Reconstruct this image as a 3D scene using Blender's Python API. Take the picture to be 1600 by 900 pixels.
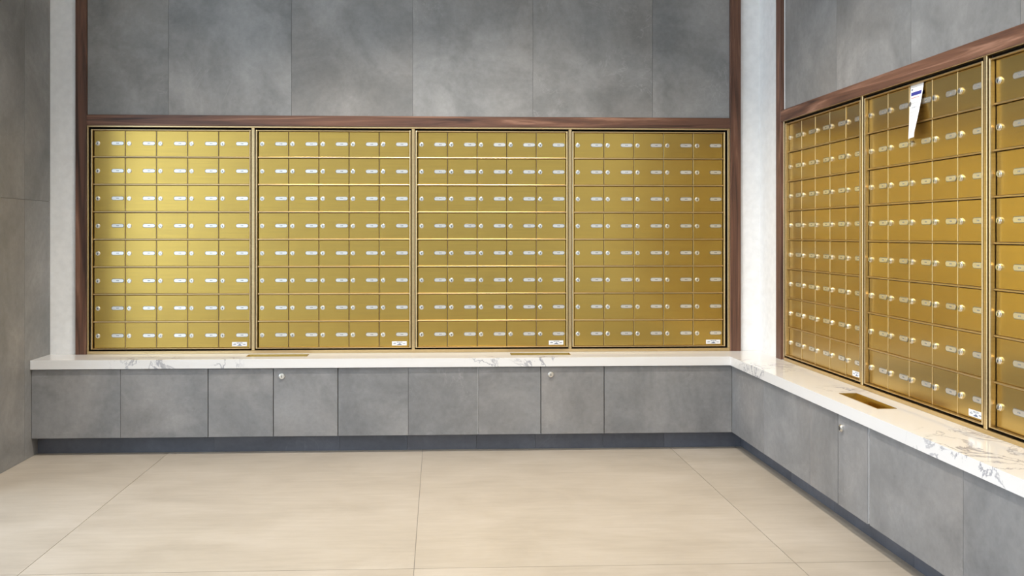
import bpy, bmesh, math, random
from mathutils import Vector
random.seed(7)
for o in list(bpy.data.objects): bpy.data.objects.remove(o)
scene = bpy.context.scene
COL = scene.collection

# ------------------------------------------------------------------ camera, world, lights, exposure
H = 1.042                       # eye height
D = 4.577                       # face of the mailbox doors on the back wall
R = 1.623                       # face of the mailbox doors on the right wall
LX = -1.900                     # left wall face
CEIL = 2.95
cam_d = bpy.data.cameras.new('camera'); cam = bpy.data.objects.new('camera', cam_d); COL.objects.link(cam)
cam.location = (0, 0, H); cam.rotation_euler = (math.pi/2, 0, -0.04275)
cam_d.sensor_width = 36; cam_d.lens = 1433.08/1600*36
cam_d.shift_x = (800-746.44)/1600; cam_d.shift_y = -(450-365.36)/1600
cam_d.clip_start = 0.05
scene.camera = cam
scene.view_settings.view_transform = 'Standard'
scene.view_settings.look = 'None'
scene.view_settings.gamma = 1
scene.view_settings.use_curve_mapping = False
scene.view_settings.exposure = -0.12

W = bpy.data.worlds.new('world'); scene.world = W; W.use_nodes = True
W.node_tree.nodes['Background'].inputs[0].default_value = (0.76, 0.92, 1.12, 1)
W.node_tree.nodes['Background'].inputs[1].default_value = 3.8

SPOT_P = 120
def spot(x, y, tx, ty, tz, power=SPOT_P, size=104, blend=0.55, col=(1.0, 0.93, 0.84)):
    l = bpy.data.lights.new('downlight', 'SPOT'); l.energy = power; l.spot_size = math.radians(size)
    l.spot_blend = blend; l.shadow_soft_size = 0.022; l.color = col
    o = bpy.data.objects.new('downlight', l); COL.objects.link(o)
    o.location = (x, y, CEIL-0.03)
    d = Vector((tx, ty, tz)) - o.location
    o.rotation_euler = d.to_track_quat('-Z', 'Y').to_euler()
for x, pw in ((-0.85, 66), (-0.2, 112), (0.41, 135)):
    spot(x, 3.36, x, 3.50, 0, power=pw, size=(105 if x < 0.3 else 110))
for y in (2.3, 1.3):
    spot(0.41, y, 0.56, y, 0, power=82, size=128, blend=0.6)
def area(x, y, z, sx, sy, power, rot, col):
    l = bpy.data.lights.new('fill_area', 'AREA'); l.shape = 'RECTANGLE'; l.size = sx; l.size_y = sy
    l.energy = power; l.color = col
    o = bpy.data.objects.new('fill_area', l); COL.objects.link(o); o.location = (x, y, z); o.rotation_euler = rot
area(-0.2, 0.3, CEIL-0.02, 2.6, 2.2, 8, (0, 0, 0), (1.0, 0.95, 0.88))  # added soft fill light for the room, not a real fixture

# ------------------------------------------------------------------ materials
def mat(name):
    m = bpy.data.materials.new(name); m.use_nodes = True
    nt = m.node_tree; b = nt.nodes['Principled BSDF']
    return m, nt, b
def N(nt, t, **k):
    n = nt.nodes.new(t)
    for a, v in k.items():
        if a.startswith('i_'):
            key = a[2:]; key = int(key) if key.isdigit() else key
            n.inputs[key].default_value = v
        else: setattr(n, a, v)
    return n
def ramp(nt, pts, fac):
    r = nt.nodes.new('ShaderNodeValToRGB'); e = r.color_ramp.elements
    while len(e) < len(pts): e.new(0.5)
    for q, (p, c) in zip(e, pts):
        q.position = p; q.color = (c[0], c[1], c[2], 1)
    nt.links.new(fac, r.inputs[0]); return r.outputs[0]
def coords(nt, scale=(1, 1, 1), tile=0.0, rnd=0.0):
    tc = N(nt, 'ShaderNodeTexCoord'); v = tc.outputs['Object']
    if tile:
        at = N(nt, 'ShaderNodeAttribute', attribute_name='tile')
        s = N(nt, 'ShaderNodeVectorMath', operation='SCALE'); s.inputs['Scale'].default_value = tile
        nt.links.new(at.outputs['Vector'], s.inputs[0])
        a = N(nt, 'ShaderNodeVectorMath', operation='ADD'); nt.links.new(v, a.inputs[0]); nt.links.new(s.outputs[0], a.inputs[1]); v = a.outputs[0]
    if rnd:
        oi = N(nt, 'ShaderNodeObjectInfo')
        s = N(nt, 'ShaderNodeMath', operation='MULTIPLY'); s.inputs[1].default_value = rnd
        nt.links.new(oi.outputs['Random'], s.inputs[0])
        a = N(nt, 'ShaderNodeVectorMath', operation='ADD'); nt.links.new(v, a.inputs[0]); nt.links.new(s.outputs[0], a.inputs[1]); v = a.outputs[0]
    mp = N(nt, 'ShaderNodeMapping'); mp.inputs['Scale'].default_value = scale
    nt.links.new(v, mp.inputs[0]); return mp.outputs[0]
def noise(nt, v, scale, detail=4, rough=0.55, dist=0.0):
    n = N(nt, 'ShaderNodeTexNoise'); n.inputs['Scale'].default_value = scale; n.inputs['Detail'].default_value = detail
    n.inputs['Roughness'].default_value = rough; n.inputs['Distortion'].default_value = dist
    nt.links.new(v, n.inputs['Vector']); return n.outputs['Fac']
def mixc(nt, fac, a, b, mode='MIX'):
    m = N(nt, 'ShaderNodeMix', data_type='RGBA', blend_type=mode)
    for s, v in ((m.inputs[0], fac), (m.inputs[6], a), (m.inputs[7], b)):
        if hasattr(v, 'links') or hasattr(v, 'is_linked'): nt.links.new(v, s)
        elif isinstance(v, (int, float)): s.default_value = v
        else: s.default_value = (v[0], v[1], v[2], 1)
    return m.outputs[2]
def bump(nt, b, h, strength=0.1, dist=0.002):
    n = N(nt, 'ShaderNodeBump'); n.inputs['Strength'].default_value = strength; n.inputs['Distance'].default_value = dist
    nt.links.new(h, n.inputs['Height']); nt.links.new(n.outputs[0], b.inputs['Normal'])

def plain(name, col, rough=0.5, metal=0.0, spec=0.5):
    m, nt, b = mat(name)
    v = coords(nt); n = noise(nt, v, 30, 3)
    c = ramp(nt, [(0.3, [x*0.95 for x in col]), (0.7, [min(1, x*1.04) for x in col])], n)
    nt.links.new(c, b.inputs['Base Color'])
    b.inputs['Roughness'].default_value = rough; b.inputs['Metallic'].default_value = metal
    b.inputs['Specular IOR Level'].default_value = spec
    return m

def concrete(name, dark, mid, light, rough=0.45):
    m, nt, b = mat(name)
    v = coords(nt, tile=37.0)
    big = noise(nt, v, 2.6, 7, 0.62, 0.6)
    c = ramp(nt, [(0.33, dark), (0.5, mid), (0.67, light)], big)
    fine = noise(nt, v, 38, 6, 0.7)
    c = mixc(nt, 0.22, c, ramp(nt, [(0.3, (0.3, 0.3, 0.3)), (0.7, (0.75, 0.75, 0.75))], fine), 'OVERLAY')
    # trowel edges: soft pale scars along a noise contour, only here and there
    n2 = noise(nt, v, 3.3, 5, 0.6, 1.3)
    edge = ramp(nt, [(0.485, (0, 0, 0)), (0.5, (1, 1, 1)), (0.507, (0, 0, 0))], n2)
    n3 = ramp(nt, [(0.56, (0, 0, 0)), (0.68, (1, 1, 1))], noise(nt, v, 2.1, 2))
    f = N(nt, 'ShaderNodeMath', operation='MULTIPLY'); nt.links.new(edge, f.inputs[0]); nt.links.new(n3, f.inputs[1])
    f2 = N(nt, 'ShaderNodeMath', operation='MULTIPLY'); nt.links.new(f.outputs[0], f2.inputs[0]); f2.inputs[1].default_value = 0.32
    c = mixc(nt, f2.outputs[0], c, [min(1, x*1.5) for x in light])
    # warm / cool drift and a slightly different tone per tile
    t = noise(nt, v, 1.4, 2)
    c = mixc(nt, 0.35, c, ramp(nt, [(0.35, (0.47, 0.5, 0.54)), (0.65, (0.54, 0.5, 0.47))], t), 'OVERLAY')
    at = N(nt, 'ShaderNodeAttribute', attribute_name='tile')
    sx = N(nt, 'ShaderNodeSeparateColor'); nt.links.new(at.outputs['Color'], sx.inputs[0])
    c = mixc(nt, 0.3, c, ramp(nt, [(0, (0.42, 0.42, 0.42)), (1, (0.58, 0.58, 0.58))], sx.outputs[0]), 'OVERLAY')
    nt.links.new(c, b.inputs['Base Color']); b.inputs['Roughness'].default_value = rough
    bump(nt, b, fine, 0.08, 0.001)
    return m

def walnut(name, axis):
    m, nt, b = mat(name)
    sc = [22.0, 22.0, 22.0]; sc[axis] = 1.1
    v = coords(nt, tuple(sc), tile=9.0)
    g = noise(nt, v, 1.0, 5, 0.6, 1.6)
    c = ramp(nt, [(0.30, (0.03, 0.013, 0.008)), (0.43, (0.10, 0.045, 0.027)), (0.55, (0.145, 0.066, 0.038)), (0.68, (0.30, 0.16, 0.105))], g)
    sc2 = [260.0, 260.0, 260.0]; sc2[axis] = 5.0
    f = noise(nt, coords(nt, tuple(sc2)), 1.0, 2)
    c = mixc(nt, 0.3, c, ramp(nt, [(0.35, (0.3, 0.3, 0.3)), (0.6, (0.62, 0.62, 0.62))], f), 'OVERLAY')
    nt.links.new(c, b.inputs['Base Color']); b.inputs['Roughness'].default_value = 0.42
    return m

def brass(name, base, rough, brushed=True, tilt=0.0, coat=0.0):
    m, nt, b = mat(name)
    v = coords(nt, (3, 40, 220), rnd=13.0)
    n = noise(nt, v, 1.0, 3)
    c = ramp(nt, [(0.3, [x*0.93 for x in base]), (0.7, [min(1, x*1.06) for x in base])], n)
    nt.links.new(c, b.inputs['Base Color']); b.inputs['Metallic'].default_value = 1.0
    r = N(nt, 'ShaderNodeMapRange'); r.inputs['To Min'].default_value = rough*0.9; r.inputs['To Max'].default_value = rough*1.12
    nt.links.new(noise(nt, coords(nt, (4, 4, 4), rnd=5.0), 1.0, 2), r.inputs[0]); nt.links.new(r.outputs[0], b.inputs['Roughness'])
    b.inputs['Coat Weight'].default_value = coat; b.inputs['Coat Roughness'].default_value = 0.26; b.inputs['Coat IOR'].default_value = 1.80
    if tilt:   # sheet metal is never dead flat
        bump(nt, b, noise(nt, coords(nt, (6, 6, 6), rnd=31.0), 1.0, 1), tilt, 0.01)
    return m

M = {}
M['gold_door'] = brass('brushed_gold_door', (0.54, 0.338, 0.020), 0.25, tilt=0.12, coat=1.0)
M['gold_frame'] = brass('gold_frame', (0.66, 0.50, 0.27), 0.30)
M['gold_slot'] = brass('brass_insert', (0.50, 0.33, 0.09), 0.20)
M['dark'] = plain('recess_shade', (0.02, 0.016, 0.012), 0.8)  # near-black that paints shade into the grooves and recesses
M['chrome'] = plain('lock_chrome', (0.85, 0.84, 0.80), 0.2, 1.0)
M['keyhole'] = plain('keyhole_black', (0.02, 0.02, 0.02), 0.5)
M['plate'] = plain('number_plate_silver', (0.90, 0.88, 0.84), 0.30, 1.0)
M['plate_rim'] = plain('number_plate_rim', (0.30, 0.29, 0.26), 0.4, 0.8)
M['ink'] = plain('grey_ink', (0.18, 0.20, 0.22), 0.6)
M['sticker'] = plain('sticker_white', (0.78, 0.80, 0.84), 0.35)
M['blue_ink'] = plain('blue_ink', (0.035, 0.04, 0.26), 0.45)
M['slate_ink'] = plain('slate_ink', (0.13, 0.16, 0.24), 0.5)
M['red_ink'] = plain('red_ink', (0.55, 0.28, 0.27), 0.6)
M['pale_ink'] = plain('pale_grey_ink', (0.55, 0.56, 0.56), 0.6)
M['paper'] = plain('white_paper', (0.86, 0.85, 0.84), 0.6)
M['plaster'] = plain('white_plaster', (0.84, 0.84, 0.83), 0.6, spec=0.3)
M['ceiling'] = plain('ceiling_paint', (0.86, 0.85, 0.83), 0.8)
M['concrete'] = concrete('concrete_tile', (0.165, 0.165, 0.16), (0.225, 0.222, 0.215), (0.30, 0.295, 0.285))
M['cabinet'] = concrete('cabinet_tile', (0.16, 0.162, 0.165), (0.215, 0.215, 0.215), (0.28, 0.275, 0.272))
M['kick'] = concrete('kick_tile_shaded', (0.085, 0.092, 0.11), (0.11, 0.118, 0.14), (0.14, 0.148, 0.17))  # tile colour darkened and blued to stand for toe-space shade
M['walnut_x'] = walnut('walnut_along', 0); M['walnut_y'] = walnut('walnut_deep', 1); M['walnut_z'] = walnut('walnut_upright', 2)
M['carcass'] = plain('carcass_board', (0.05, 0.05, 0.052), 0.7)
M['edge'] = plain('lit_edge', (0.72, 0.72, 0.71), 0.5, 0.0)  # pale colour standing in for panel edges that catch the light
M['grout'] = plain('grout', (0.30, 0.28, 0.25), 0.9)

def floor_mat():
    m, nt, b = mat('floor_porcelain')
    v = coords(nt, (1, 1.6, 1), tile=23.0)
    c = ramp(nt, [(0.3, (0.385, 0.335, 0.272)), (0.5, (0.44, 0.386, 0.316)), (0.7, (0.485, 0.43, 0.36))], noise(nt, v, 2.2, 8, 0.62, 0.5))
    f = noise(nt, coords(nt, (5, 40, 5), tile=23.0), 1.0, 5, 0.6)
    c = mixc(nt, 0.15, c, ramp(nt, [(0.35, (0.35, 0.33, 0.31)), (0.65, (0.62, 0.62, 0.62))], f), 'OVERLAY')
    nt.links.new(c, b.inputs['Base Color']); b.inputs['Roughness'].default_value = 0.38
    return m
M['floor'] = floor_mat()
def quartz():
    m, nt, b = mat('white_quartz')
    v = coords(nt, (1, 1, 1))
    n = noise(nt, v, 4.2, 7, 0.62, 1.1)
    line = ramp(nt, [(0.478, (0, 0, 0)), (0.496, (1, 1, 1)), (0.504, (1, 1, 1)), (0.516, (0, 0, 0))], n)
    # veins gather in a few drifts of the slab
    tot = None
    for px, py, r in ((-1.36, 4.36, 0.20), (-1.0, 4.38, 0.10), (0.22, 4.36, 0.10), (0.48, 4.36, 0.15), (1.42, 4.05, 0.26), (1.40, 2.38, 0.34), (1.55, 2.62, 0.16), (1.54, 3.42, 0.12)):
        d = N(nt, 'ShaderNodeVectorMath', operation='DISTANCE'); nt.links.new(v, d.inputs[0]); d.inputs[1].default_value = (px, py, 0.43)
        mr = N(nt, 'ShaderNodeMapRange'); mr.inputs['From Min'].default_value = r; mr.inputs['From Max'].default_value = r*0.25; mr.inputs['To Max'].default_value = 0.8
        nt.links.new(d.outputs['Value'], mr.inputs[0])
        if tot is None: tot = mr.outputs[0]
        else:
            mx = N(nt, 'ShaderNodeMath', operation='MAXIMUM'); nt.links.new(tot, mx.inputs[0]); nt.links.new(mr.outputs[0], mx.inputs[1]); tot = mx.outputs[0]
    msk = tot
    f = N(nt, 'ShaderNodeMath', operation='MULTIPLY'); nt.links.new(line, f.inputs[0]); nt.links.new(msk, f.inputs[1])
    c = mixc(nt, f.outputs[0], (0.74, 0.73, 0.715), (0.22, 0.225, 0.27))
    nt.links.new(c, b.inputs['Base Color']); b.inputs['Roughness'].default_value = 0.12
    return m
M['quartz'] = quartz()

# ------------------------------------------------------------------ helpers
class MB:
    def __init__(s): s.bm = bmesh.new(); s.col = s.bm.loops.layers.color.new('tile'); s.mi = 0; s.tile = (0, 0, 0, 1)
    def paint(s, faces):
        for f in faces:
            f.material_index = s.mi
            for l in f.loops: l[s.col] = s.tile
    def rnd(s): s.tile = (random.random(), random.random(), random.random(), 1); return s
    def box(s, x0, x1, y0, y1, z0, z1, bev=0.0, seg=1, m=0):
        s.mi = m; b = s.bm
        x0, x1 = sorted((x0, x1)); y0, y1 = sorted((y0, y1)); z0, z1 = sorted((z0, z1))
        v = [b.verts.new(p) for p in ((x0,y0,z0),(x1,y0,z0),(x1,y1,z0),(x0,y1,z0),(x0,y0,z1),(x1,y0,z1),(x1,y1,z1),(x0,y1,z1))]
        fs = [b.faces.new([v[i] for i in q]) for q in ((3,2,1,0),(4,5,6,7),(0,1,5,4),(1,2,6,5),(2,3,7,6),(3,0,4,7))]
        s.paint(fs)
        if bev:
            es = list({e for f in fs for e in f.edges})
            r = bmesh.ops.bevel(b, geom=es, offset=bev, segments=seg, profile=0.5, affect='EDGES')
            s.paint(r['faces'])
        return s
    def prism(s, pts, y0, y1, m=0, bev=0.0):
        """outline pts (x,z) extruded from y0 (front) to y1 (back)"""
        s.mi = m; b = s.bm; n = len(pts)
        f = [b.verts.new((x, y0, z)) for x, z in pts]; k = [b.verts.new((x, y1, z)) for x, z in pts]
        fs = [b.faces.new(f), b.faces.new(k[::-1])]
        for i in range(n): fs.append(b.faces.new([f[i], k[i], k[(i+1) % n], f[(i+1) % n]]))
        if bev:
            es = list(fs[0].edges); s.paint(fs)
            r = bmesh.ops.bevel(b, geom=es, offset=bev, segments=2, profile=0.5, affect='EDGES'); s.paint(r['faces'])
        else: s.paint(fs)
        return s
    def build(s, name, mats, parent=None, loc=(0, 0, 0), rot=(0, 0, 0), link=True):
        bmesh.ops.recalc_face_normals(s.bm, faces=s.bm.faces)
        me = bpy.data.meshes.new(name); s.bm.to_mesh(me); s.bm.free()
        for m in (mats if isinstance(mats, (list, tuple)) else [mats]): me.materials.append(M[m])
        o = bpy.data.objects.new(name, me)
        if link: COL.objects.link(o)
        o.location = loc; o.rotation_euler = rot
        if parent: o.parent = parent
        return o
def circle(cx, cz, r, n=20, a0=0.0): return [(cx+r*math.cos(a0+2*math.pi*i/n), cz+r*math.sin(a0+2*math.pi*i/n)) for i in range(n)]
def pill(cx, cz, w, h, n=7):
    r = h/2; out = []
    for sgn, a0 in ((1, -math.pi/2), (-1, math.pi/2)):
        for i in range(n+1):
            a = a0+math.pi*i/n; out.append((cx+sgn*(w/2-r)+r*math.cos(a), cz+r*math.sin(a)))
    return out
def tag(o, label, cat=None, group=None, kind=None):
    o['label'] = label
    if cat: o['category'] = cat
    if group: o['group'] = group
    if kind: o['kind'] = kind
    return o
def thing(name, loc, rz=0.0, **k):
    o = bpy.data.objects.new(name, None); COL.objects.link(o); o.location = loc; o.rotation_euler = (0, 0, rz); o.empty_display_size = 0.1
    return tag(o, **k)
def inst(src, parent, loc, rot=(0, 0, 0)):
    c = src.copy(); COL.objects.link(c); c.parent = parent; c.location = loc; c.rotation_euler = rot; return c

# ------------------------------------------------------------------ the setting
ZC = 0.452                      # counter top
CT = 0.0425
OX0, OX1 = -1.718, 1.468        # opening in the back wall for the mailboxes
OZ1 = 1.573
RY0, RY1 = 1.76, 4.213          # opening in the right wall
b = MB()
b.box(LX-0.2, OX0, D, D+0.35, 0, CEIL); b.box(OX1, R+0.35, D, D+0.35, 0, CEIL)
b.box(OX0, OX1, D, D+0.35, 0, ZC-0.01); b.box(OX0, OX1, D, D+0.35, OZ1, CEIL); b.box(OX0, OX1, D+0.30, D+0.35, ZC-0.01, OZ1)
tag(b.build('wall_back', 'plaster'), 'white plaster strips of the back wall either side of the walnut framed mailboxes', 'wall', kind='structure')
b = MB()
b.box(R, R+0.35, RY1, D, 0, CEIL); b.box(R, R+0.35, -2.6, RY0, 0, CEIL)
b.box(R, R+0.35, RY0, RY1, 0, ZC-0.01); b.box(R, R+0.35, RY0, RY1, OZ1, CEIL); b.box(R+0.30, R+0.35, RY0, RY1, ZC-0.01, OZ1)
tag(b.build('wall_right', 'plaster'), 'white plaster of the right wall in the corner beside the walnut upright', 'wall', kind='structure')
# left wall: dark concrete tiles 1.2 m high
LY0 = 3.72
b = MB(); b.box(LX-0.2, LX-0.01, LY0, D, 0, CEIL, m=1)
ys = [LY0, 4.30, D]
for z0, z1 in ((0, 1.2), (1.2, 2.4), (2.4, CEIL)):
    for y0, y1 in zip(ys, ys[1:]): b.rnd().box(LX-0.012, LX, y0+0.0006, y1-0.0006, z0+0.0006, z1-0.0006)
tag(b.build('wall_left', ['concrete', 'grout']), 'dark grey concrete tiled wall at the left edge', 'wall', kind='structure')
# rear wall and rest of the lobby side, ceiling, floor
b = MB(); b.box(-2.3, R+0.35, -2.8, -2.6, 0, CEIL); b.box(-4.6, -2.3, -2.8, -2.6, 0, 0.25); b.box(-4.6, -2.3, -2.8, -2.6, 2.6, CEIL)
for x in (-4.6, -3.95, -3.3, -2.75): b.box(x, x+0.43, -2.8, -2.6, 0.25, 2.6)  # unseen piers, widths set for the daylight reflected in the gold
tag(b.build('wall_front', 'plaster'), 'unseen white wall behind the viewer, its left openings shaped for the light', 'wall', kind='structure')
b = MB(); b.box(-4.6, R+0.35, -2.8, D+0.35, CEIL, CEIL+0.15)
tag(b.build('ceiling', 'ceiling'), 'white ceiling above the mailboxes', 'ceiling', kind='structure')
b = MB(); b.box(-4.6, R+0.35, -2.8, D+0.35, -0.05, -0.0035, m=1)
fx = [-4.6, -3.685, -2.482, -1.283, -0.076, 1.128, R+0.1]; fy = [-2.6, 0.07, 2.86, D+0.05]
for x0, x1 in zip(fx, fx[1:]):
    for y0, y1 in zip(fy, fy[1:]): b.rnd().box(x0+0.0011, x1-0.0011, y0+0.0011, y1-0.0011, -0.0035, 0)
tag(b.build('floor', ['floor', 'grout']), 'pale beige large slab porcelain floor with thin joints', 'floor', kind='structure')
# concrete cladding above the mailboxes, framed by walnut
b = MB(); b.box(OX0, OX1, D-0.004, D, 1.62, CEIL, m=1)
cx = [OX0+0.001, -1.326, -0.726, -0.128, 0.472, 1.075, OX1-0.001]
for x0, x1 in zip(cx, cx[1:]): b.rnd().box(x0+0.0006, x1-0.0006, D-0.008, D-0.004, 1.62, CEIL)
tag(b.build('wall_back_cladding', ['concrete', 'carcass']), 'row of grey concrete panels above the mailboxes on the back wall', 'wall panels', kind='structure')
b = MB(); b.box(R-0.004, R, RY0, RY1, 1.62, CEIL, m=1)
cy = [RY0, 1.89, 2.48, 3.071, 3.659, RY1-0.001]
for y0, y1 in zip(cy, cy[1:]): b.rnd().box(R-0.008, R-0.004, y0+0.0006, y1-0.0006, 1.62, CEIL)
tag(b.build('wall_right_cladding', ['concrete', 'carcass']), 'row of grey concrete panels above the mailboxes on the right wall', 'wall panels', kind='structure')
P = 0.018                       # how far the walnut stands off the door faces
def trim(name, box, m, label):
    b = MB(); b.rnd().box(*box, bev=0.001); tag(b.build(name, m), label, 'wood trim', kind='structure')
trim('trim_1', (-1.772, OX0, D-P, D, ZC, CEIL), 'walnut_z', 'walnut upright left of the back wall mailboxes')
trim('trim_2', (OX1, 1.522, D-P, D, ZC, CEIL), 'walnut_z', 'walnut upright right of the back wall mailboxes, near the corner')
trim('trim_3', (OX0, OX1, D-P, D, 1.573, 1.625), 'walnut_x', 'long walnut header board above the back wall mailboxes')
trim('trim_4', (R-P, R, 4.2435, 4.303, ZC, CEIL), 'walnut_z', 'walnut upright on the right wall beside the corner')
trim('trim_5', (R-P, R, RY0, 4.2435, 1.567, 1.6205), 'walnut_y', 'walnut header board above the right wall mailboxes')
trim('trim_6', (R-P, R, RY0-0.055, RY0, ZC, CEIL), 'walnut_z', 'walnut upright at the near end of the right wall mailboxes')

# ------------------------------------------------------------------ gold surrounds
ZT = 1.5543; Q = 0.135; EE = 0.0064
DZ1, DZ0 = ZT-EE, ZT-8*Q+EE     # top and bottom of the door field
RIM1, RIM0 = 1.573, 0.4615
def surround(name, label, loc, rz, u0, u1, mulls):
    """rails and mullions around the units; local x to the right, -y into the room"""
    t = thing(name, loc, rz, label=label, cat='mailbox frame')
    f = -0.017
    z0 = RIM0-loc[2]; z1 = RIM1-loc[2]; zb = ZC+0.0005-loc[2]
    MB().box(u0, u1, f, 0.0, z1-0.0085, z1-0.0005, bev=0.0012).build('top_rail', 'gold_frame', t)
    MB().box(u0, u1, f, 0.0, z0, z0+0.0060, bev=0.0012).box(u0, u1, f+0.003, 0.0, zb, z0-0.0002).build('bottom_rail', 'gold_frame', t)
    for a, c in ((u0, u0+0.008), (u1-0.012, u1)):
        MB().box(a, c, f, 0.0, z0+0.0062, z1-0.0087, bev=0.0012).build('end_rail', 'gold_frame', t)
    for a, c in mulls:
        MB().box(a, c, f, 0.0, z0+0.0062, z1-0.0087, bev=0.0012).build('mullion', 'gold_frame', t)
    b = MB(); b.box(u0, u1, 0.052, 0.06, zb, z1).box(u0, u1, 0.0006, 0.052, z1-0.0085, z1-0.0005).box(u0, u1, 0.0006, 0.052, zb, z0+0.0060)
    for a, c in ((u0, u0+0.008), (u1-0.012, u1), *mulls): b.box(a, c, 0.0006, 0.052, z0+0.0062, z1-0.0087)
    b.build('shade_lining', 'dark', t)  # lining added to keep the grooves as dark as shade
    return t

# ------------------------------------------------------------------ prototypes shared by every mailbox
def lock_mesh():
    b = MB(); b.prism(circle(0, 0, 0.0112), -0.0035, 0.0, bev=0.0008)
    b.prism(circle(0, 0, 0.0092), -0.0075, -0.0035, bev=0.0014)
    b.prism([(x*1.0, z) for x, z in circle(0, 0.0008, 0.0022, 10)], -0.0078, -0.0074, m=1)
    b.box(-0.0012, 0.0012, -0.0079, -0.0074, -0.0062, 0.0008, m=1)
    return b.build('lock', ['chrome', 'keyhole'], link=False).data
def plate_mesh():
    b = MB(); b.prism(pill(0, 0, 0.062, 0.0195), -0.0016, 0.0, m=1, bev=0.0004)
    b.prism(pill(0, 0, 0.0575, 0.0152), -0.0022, -0.0016)
    for x, w, h in ((-0.0045, 0.003, 0.0042), (0, 0.0028, 0.0046), (0.0045, 0.0032, 0.004)):
        b.box(x-w/2, x+w/2, -0.00235, -0.0021, -h/2, h/2, m=2)
    return b.build('number_plate', ['plate', 'plate_rim', 'ink'], link=False).data
LOCK = lock_mesh(); PLATE = plate_mesh()
for me in (LOCK,):
    for p in me.polygons: p.use_smooth = False
def door_mesh(w, h):
    b = MB(); b.box(-w/2, w/2, 0.0, 0.0028, -h/2, h/2, bev=0.0012, seg=2)
    # folded return flange seen in the gaps
    b.box(-w/2+0.0004, -w/2+0.0018, 0.0028, 0.012, -h/2+0.002, h/2-0.002)
    b.box(w/2-0.0018, w/2-0.0004, 0.0028, 0.012, -h/2+0.002, h/2-0.002)
    return b.build('door', 'gold_door', link=False).data
def sticker(parent, x, z):
    b = MB(); b.box(-0.0365, 0.0365, -0.0006, 0, -0.0105, 0.0105)
    b.prism([(-0.013, -0.0075), (0.013, -0.0075), (0.008, -0.003), (0.002, 0.0005), (-0.004, -0.0025)], -0.001, -0.0006, m=1)
    for x0, x1, z0, z1 in ((-0.030, -0.016, -0.0025, 0.0005), (-0.027, -0.017, 0.002, 0.0032), (0.017, 0.030, -0.0025, 0.0005), (-0.012, -0.004, 0.0035, 0.006),
                           (-0.002, 0.006, 0.0028, 0.0052), (0.008, 0.016, 0.0038, 0.006), (-0.014, 0.014, 0.007, 0.008)):
        b.box(x0, x1, -0.0009, -0.0006, z0, z1, m=2)
    return b.build('maker_label', ['sticker', 'slate_ink', 'ink'], parent, (x, 0, z))

def unit(label, loc, rz, p, tilt, ajar=None, group='five by eight mailbox units'):
    """loc = lower left corner of the door field; p = column pitch"""
    t = thing('mailbox_unit', loc, rz, label=label, cat='mailbox unit', group=group)
    w = 5*p; h = DZ1-DZ0; z0 = 0.0
    b = MB()
    f = -0.0165
    b.box(-0.0105, -0.0020, f, 0.006, -0.0055, h+0.0065, bev=0.0028, seg=2)
    b.box(w+0.0010, w+0.0083, f, 0.006, -0.0055, h+0.0065, bev=0.0028, seg=2)
    b.box(-0.0019, w+0.0009, f+0.003, 0.006, h+0.0012, h+0.0062, bev=0.001)
    b.box(-0.0019, w+0.0009, f+0.001, 0.006, -0.0052, -0.0008, bev=0.001)
    for c in range(1, 5): b.box(c*p+0.0001, c*p+0.0019, -0.0016, 0.006, -0.0007, h+0.0011, bev=0.0005)
    b.build('frame', 'gold_frame', t)
    for i in range(1, 8):
        z = ZT-i*Q-loc[2]
        MB().box(-0.0018, w+0.0008, -0.0062, 0.010, z-0.0024, z+0.0034, bev=0.0014, seg=2).build('shelf_rail', 'gold_frame', t)
    b = MB(); b.box(-0.0028, w+0.0006, 0.0455, 0.050, -0.005, h+0.0062)
    for a, c in ((-0.0104, -0.0036), (w+0.0012, w+0.0082)): b.box(a, c, 0.0065, 0.050, -0.0052, h+0.0062)
    b.box(-0.0034, w+0.001, 0.0065, 0.045, h+0.0012, h+0.006).box(-0.0034, w+0.001, 0.0065, 0.045, -0.005, -0.0008)
    for c in range(1, 5): b.box(c*p-0.0008, c*p+0.0008, 0.0125, 0.045, -0.0004, h+0.0004)
    b.build('carcass', 'dark', t)  # near-black so the groove sides read as shade
    meshes = {}
    for r in range(8):
        zt = (ZT-r*Q-(EE if r == 0 else 0.0042))-loc[2]
        zb = (ZT-(r+1)*Q+(EE if r == 7 else 0.0036))-loc[2]
        hh = round(zt-zb, 5)
        if hh not in meshes: meshes[hh] = door_mesh(p-0.0040, hh-0.0004)
        zc = (zt+zb)/2
        zl = ZT-(r+0.5)*Q-loc[2]-zc
        for c in range(5):
            d = bpy.data.objects.new('door', meshes[hh]); COL.objects.link(d); d.parent = t
            d.location = ((c+0.5)*p, 0, zc)
            d.rotation_euler = (math.radians(random.gauss(0, tilt)), 0, math.radians(random.gauss(0, tilt*1.3)))
            l = bpy.data.objects.new('lock', LOCK); COL.objects.link(l); l.parent = d; l.location = (-p/2+0.0195, 0, zl-0.001)
            l.rotation_euler = (0, random.gauss(0, 0.12), 0)
            n = bpy.data.objects.new('number_plate', PLATE); COL.objects.link(n); n.parent = d; n.location = (p/2-0.0365, 0, zl)
            n.rotation_euler = (math.radians(random.gauss(0, 0.6)), 0, math.radians(random.gauss(0, 0.8)))
    s = sticker(t, w-0.0495, 0.0165); s.location.y = -0.0013
    s['label'] = 'small white maker sticker with a dark blue mark'
    return t
BZ = DZ0
PB = [0.15128, 0.14901, 0.14827, 0.15111]; XB = [-1.6889, -0.8902, -0.1031, 0.6791]
LB = ['gold mailbox unit of forty doors at the left end of the back wall',
      'gold mailbox unit on the back wall, second from the left walnut upright',
      'gold mailbox unit on the back wall, third from the left walnut upright',
      'gold mailbox unit at the right end of the back wall, nearest the corner']
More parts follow.
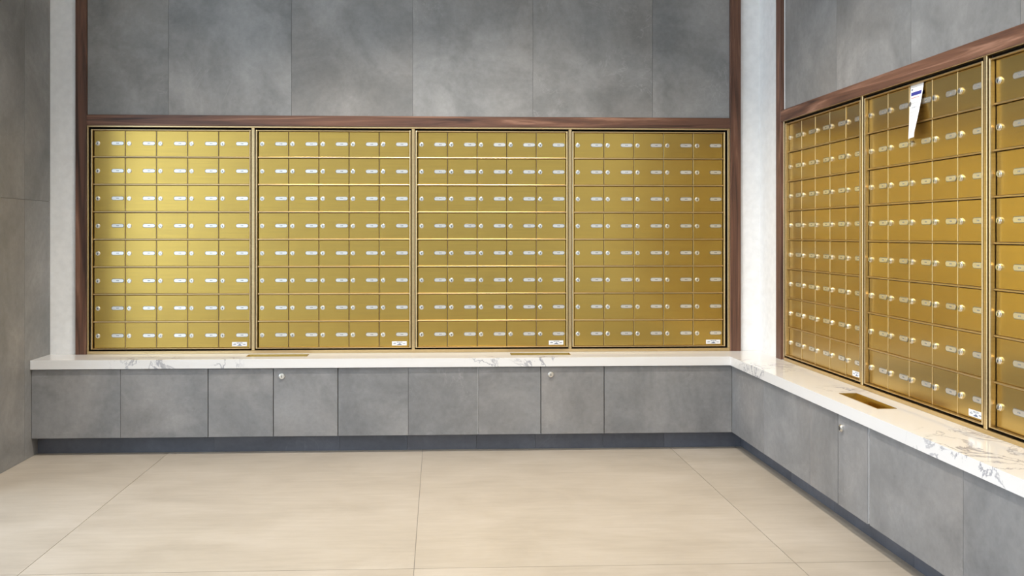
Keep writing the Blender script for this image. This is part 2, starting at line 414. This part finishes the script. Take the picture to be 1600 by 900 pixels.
for p, x, l in zip(PB, XB, LB): unit(l, (x, D, BZ), 0, p, 0.16, group='mailbox units on the back wall')
ends = [(x-0.0105, x+5*p+0.0083) for x, p in zip(XB, PB)]
mull = [((ends[i][1]+ends[i+1][0])/2-0.0078, (ends[i][1]+ends[i+1][0])/2+0.0078) for i in range(3)]
surround('mailbox_surround', 'gold rails and mullions framing the four mailbox units on the back wall', (0, D, ZC), 0, OX0+0.001, OX1-0.001, mull)
PR = [0.1481, 0.1481, 0.1481]; YR = [4.1837, 3.3946, 2.6060]
LR = ['gold mailbox unit on the right wall, farthest away beside the corner',
      'gold mailbox unit on the right wall with a white flyer tucked in its top row',
      'gold mailbox unit on the right wall, cut off by the right edge of the photo']
UR = [unit(l, (R, y, BZ), -math.pi/2, p, 0.48, group='mailbox units on the right wall') for p, y, l in zip(PR, YR, LR)]
base = 4.2435
endr = [((base-y)-0.0105, (base-y)+5*p+0.0083) for y, p in zip(YR, PR)]
mulr = [((endr[i][1]+endr[i+1][0])/2-0.0085, (endr[i][1]+endr[i+1][0])/2+0.0085) for i in range(2)]
surround('mailbox_surround', 'gold rails and mullions framing the three mailbox units on the right wall', (R, base, ZC), -math.pi/2, 0.0315, base-RY0-0.001, mulr)

# ------------------------------------------------------------------ countertop with slots
KD = 0.2207
FY, FX = D-KD, R-KD             # counter front edges
SL = [(-0.925, -0.632, 4.447, 4.522), (0.352, 0.646, 4.447, 4.522), (1.4776, 1.546, 3.030, 3.330)]
xs = sorted({LX+0.0005, FX, R-0.0005, *[v for s in SL for v in s[:2]]}); ys = sorted({1.0, FY, D-0.0005, *[v for s in SL for v in s[2:]]})
def filled(xm, ym):
    if not (ym > FY or xm > FX): return False
    return not any(a < xm < c and d < ym < e for a, c, d, e in SL)
b = MB(); bm = b.bm; cache = {}
def V(x, y, z):
    k = (round(x, 5), round(y, 5), round(z, 5))
    if k not in cache: cache[k] = bm.verts.new(k)
    return cache[k]
z0, z1 = ZC-CT, ZC
nx, ny = len(xs)-1, len(ys)-1
F = [[filled((xs[i]+xs[i+1])/2, (ys[j]+ys[j+1])/2) for j in range(ny)] for i in range(nx)]
g = lambda i, j: 0 <= i < nx and 0 <= j < ny and F[i][j]
for i in range(nx):
    for j in range(ny):
        if not F[i][j]: continue
        a, c, d, e = xs[i], xs[i+1], ys[j], ys[j+1]
        bm.faces.new([V(a,d,z1), V(c,d,z1), V(c,e,z1), V(a,e,z1)]); bm.faces.new([V(a,e,z0), V(c,e,z0), V(c,d,z0), V(a,d,z0)])
        if not g(i-1, j): bm.faces.new([V(a,d,z0), V(a,d,z1), V(a,e,z1), V(a,e,z0)])
        if not g(i+1, j): bm.faces.new([V(c,d,z0), V(c,e,z0), V(c,e,z1), V(c,d,z1)])
        if not g(i, j-1): bm.faces.new([V(a,d,z0), V(c,d,z0), V(c,d,z1), V(a,d,z1)])
        if not g(i, j+1): bm.faces.new([V(a,e,z0), V(a,e,z1), V(c,e,z1), V(c,e,z0)])
tag(b.build('countertop', 'quartz'), 'white quartz countertop with grey veins running below all the mailboxes', 'countertop')
def slot(s, label):
    x0, x1, y0, y1 = s; cxm, cym = (x0+x1)/2, (y0+y1)/2; hx, hy = (x1-x0)/2-0.0006, (y1-y0)/2-0.0006
    b = MB(); bm = b.bm
    rings = []
    for (ix, z) in ((0.0, 0.0012), (0.002, 0.0012), (0.012, -0.038), (0.012, -0.120), (0.010, -0.120), (0.010, -0.039), (0.0, -0.001)):
        rings.append([bm.verts.new((sx*(hx-ix), sy*(hy-ix), z)) for sx, sy in ((-1,-1),(1,-1),(1,1),(-1,1))])
    for k in range(len(rings)):
        a, c = rings[k], rings[(k+1) % len(rings)]
        for i in range(4): bm.faces.new([a[i], a[(i+1) % 4], c[(i+1) % 4], c[i]])
    o = b.build('mail_slot', 'gold_slot', loc=(cxm, cym, ZC)); tag(o, label, 'mail slot', 'brass recycling slots in the countertop')
slot(SL[0], 'brass slot let into the countertop below the second back wall mailbox unit')
slot(SL[1], 'brass slot let into the countertop below the third back wall mailbox unit')
slot(SL[2], 'wide open brass slot let into the countertop on the right')

# ------------------------------------------------------------------ base cabinets
PF = 0.012
CZ0, CZ1 = 0.085, ZC-CT-0.004
def cabinet(label, loc, rz, edges, gapL, gapR, lock=None, proud=0.0, depth=0.19, group=None, strips=()):
    """edges in local x; fronts at local y=0 facing -y"""
    t = thing('base_cabinet', loc, rz, label=label, cat='cabinet', group=group)
    a, c = edges[0]+0.0015, edges[-1]-0.0015
    b = MB(); cz0, cz1 = CZ0-loc[2]+0.002, CZ1-loc[2]
    b.box(a, a+0.016, PF+0.001, 0.045, cz0, cz1).box(c-0.016, c, PF+0.001, 0.045, cz0, cz1)
    b.box(a, a+0.016, 0.0455, depth, cz0, cz1-0.14).box(c-0.016, c, 0.0455, depth, cz0, cz1-0.14)
    b.box(a+0.0165, c-0.0165, PF+0.001, depth, cz0, cz0+0.016).box(a+0.0165, c-0.0165, depth-0.008, depth, cz0+0.017, cz1)
    for x in edges[1:-1]: b.box(x-0.012, x+0.012, PF+0.001, PF+0.02, cz0+0.017, cz1)
    b.box(a+0.0165, c-0.0165, PF+0.001, PF+0.02, cz1-0.02, cz1-0.0005)
    b.build('carcass', 'carcass', t)
    for x0, x1, mt in strips: MB().box(x0, x1, 0.0006, PF-0.0002, cz0, cz1-0.0005).build('edge_strip', mt, t)  # pale strips paint a lit panel edge; the dark one is board core
    for k, (x0, x1) in enumerate(zip(edges, edges[1:])):
        l = gapL if k == 0 else 0.0007; r = gapR if k == len(edges)-2 else 0.0007
        isdoor = lock is not None and k == lock[0]
        if lock is not None and not isdoor and k == lock[0]-1: r = 0.0018
        if lock is not None and isdoor and k > 0: l = 0.0018
        b = MB(); b.rnd().box(x0+l, x1-r, -(proud if isdoor else 0), PF, CZ0-loc[2], CZ1-loc[2], bev=0.0006)
        d = b.build('door' if isdoor else 'front_panel', 'cabinet', t)
        if isdoor:
            lb = MB(); y = -proud
            lb.prism(circle(lock[1], lock[2]-loc[2], 0.0135, 24), y-0.006, y-0.0001, bev=0.001)
            lb.prism(circle(lock[1], lock[2]-loc[2], 0.0105, 24), y-0.0095, y-0.006, bev=0.0015)
            lb.box(lock[1]-0.0015, lock[1]+0.0015, y-0.0099, y-0.0094, lock[2]-loc[2]-0.007, lock[2]-loc[2]+0.004, m=1)
            lo = lb.build('lock', ['chrome', 'keyhole'], d); lo['label'] = 'round chrome cam lock'
    return t
CF = FY+0.012; CR = FX+0.012
g = 0.0018
cabinet('grey tiled base cabinet with two plain panels at the left end of the counter', (-1.899, CF, CZ0), 0, [0, 0.409, 0.815], 0.0005, g, group='grey tiled cabinets under the counter')
cabinet('grey base cabinet with a locked door below the left brass slot', (-1.084, CF, CZ0), 0, [0, 0.305, 0.608], g, g, lock=(1, 0.345, 0.370), group='grey tiled cabinets under the counter')
cabinet('grey tiled base cabinet in the middle of the back run, no lock', (-0.476, CF, CZ0), 0, [0, 0.333, 0.666], g, 0.0022, strips=[(0.6640, 0.6655, 'edge')], group='grey tiled cabinets under the counter')
cabinet('grey base cabinet with a locked door below the middle brass slot', (0.190, CF, CZ0), 0, [0, 0.299, 0.604], g, g, lock=(1, 0.346, 0.370), group='grey tiled cabinets under the counter')
cabinet('grey base cabinet with one wide plain panel filling the inner corner', (0.794, CF, CZ0), 0, [0, CR-0.794], g, 0.0005, group='grey tiled cabinets under the counter')
cabinet('grey base cabinet of three panels on the right run next to the corner', (CR, CF, CZ0), -math.pi/2, [0.0, CF-3.932, CF-3.438, CF-3.189], 0.0005, 0.006, strips=[(CF-3.189-0.0058, CF-3.189-0.0048, 'carcass')], group='grey tiled cabinets under the counter')
cabinet('narrow grey base cabinet with a locked door below the right brass slot', (CR, 3.189, CZ0), -math.pi/2, [0.0, 0.232], g, 0.0075, strips=[(0.2247, 0.2265, 'edge')], lock=(0, 0.034, 0.3615), proud=0.002, group='grey tiled cabinets under the counter')
cabinet('grey base cabinet with broad panels at the near end of the right run', (CR, 2.957, CZ0), -math.pi/2, [0.0, 0.541, 1.14, 1.95], 0.003, 0.0005, group='grey tiled cabinets under the counter')
# recessed kick boards, the shade under the cabinets painted into their tile
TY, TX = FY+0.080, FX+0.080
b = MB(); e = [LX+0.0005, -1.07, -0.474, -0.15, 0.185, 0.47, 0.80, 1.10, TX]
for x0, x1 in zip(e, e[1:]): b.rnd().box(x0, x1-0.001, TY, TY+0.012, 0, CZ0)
tag(b.build('baseboard_back', 'kick'), 'kick board painted dark for shade, recessed under the back wall cabinets', 'kick board', kind='structure')
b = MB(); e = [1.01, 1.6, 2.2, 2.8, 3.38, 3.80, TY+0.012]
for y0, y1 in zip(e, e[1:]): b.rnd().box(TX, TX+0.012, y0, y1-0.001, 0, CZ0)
tag(b.build('baseboard_right', 'kick'), 'kick board painted dark for shade, recessed under the right wall cabinets', 'kick board', kind='structure')

# ------------------------------------------------------------------ flyer
def flyer():
    me = bpy.data.meshes.new('flyer'); nu, nv = 24, 60
    x0 = R-0.0030; ya, yb = 3.083, 2.998; zt, ln = ZT-EE+0.001, 0.183
    verts = []
    for j in range(nv+1):
        v = j/nv
        for i in range(nu+1):
            u = i/nu
            out = 0.0085*v + (0.021*u)*min(1, v*1.1)**1.4 + 0.003*math.sin(u*math.pi)*v
            y = ya+(yb-ya)*u*(1-0.10*v)
            z = zt-ln*v - 0.0*u
            verts.append((x0-out, y, z))
    faces = []; mi = []
    for j in range(nv):
        for i in range(nu):
            a = j*(nu+1)+i; faces.append((a, a+nu+1, a+nu+2, a+1))
            u, v = (i+0.5)/nu, (j+0.5)/nv; m = 0
            if 0.07 < v < 0.10 and 0.10 < u < 0.22: m = 2
            elif 0.135 < v < 0.195 and 0.10 < u < 0.93: m = 1
            elif 0.235 < v < 0.25 and 0.08 < u < 0.78: m = 3
            elif 0.40 < v < 0.44 and 0.25 < u < 0.62 and i % 2: m = 2 if j % 2 else 4
            elif 0.565 < v < 0.585 and 0.12 < u < 0.5: m = 4
            elif v > 0.62 and v < 0.92 and 0.35 < u < 0.80 and (i+j) % 3: m = 4
            elif 0.30 < v < 0.55 and 0.1 < u < 0.8 and j % 5 == 0: m = 4
            mi.append(m)
    me.from_pydata(verts, [], faces)
    for k in ('paper', 'blue_ink', 'slate_ink', 'red_ink', 'pale_ink'): me.materials.append(M[k])
    for p, m in zip(me.polygons, mi): p.material_index = m; p.use_smooth = True
    o = bpy.data.objects.new('paper_flyer', me); COL.objects.link(o)
    s = o.modifiers.new('thick', 'SOLIDIFY'); s.thickness = 0.0004; s.offset = 0
    tag(o, 'white paper flyer with a blue band hanging on a mailbox door, right wall', 'flyer')
flyer()
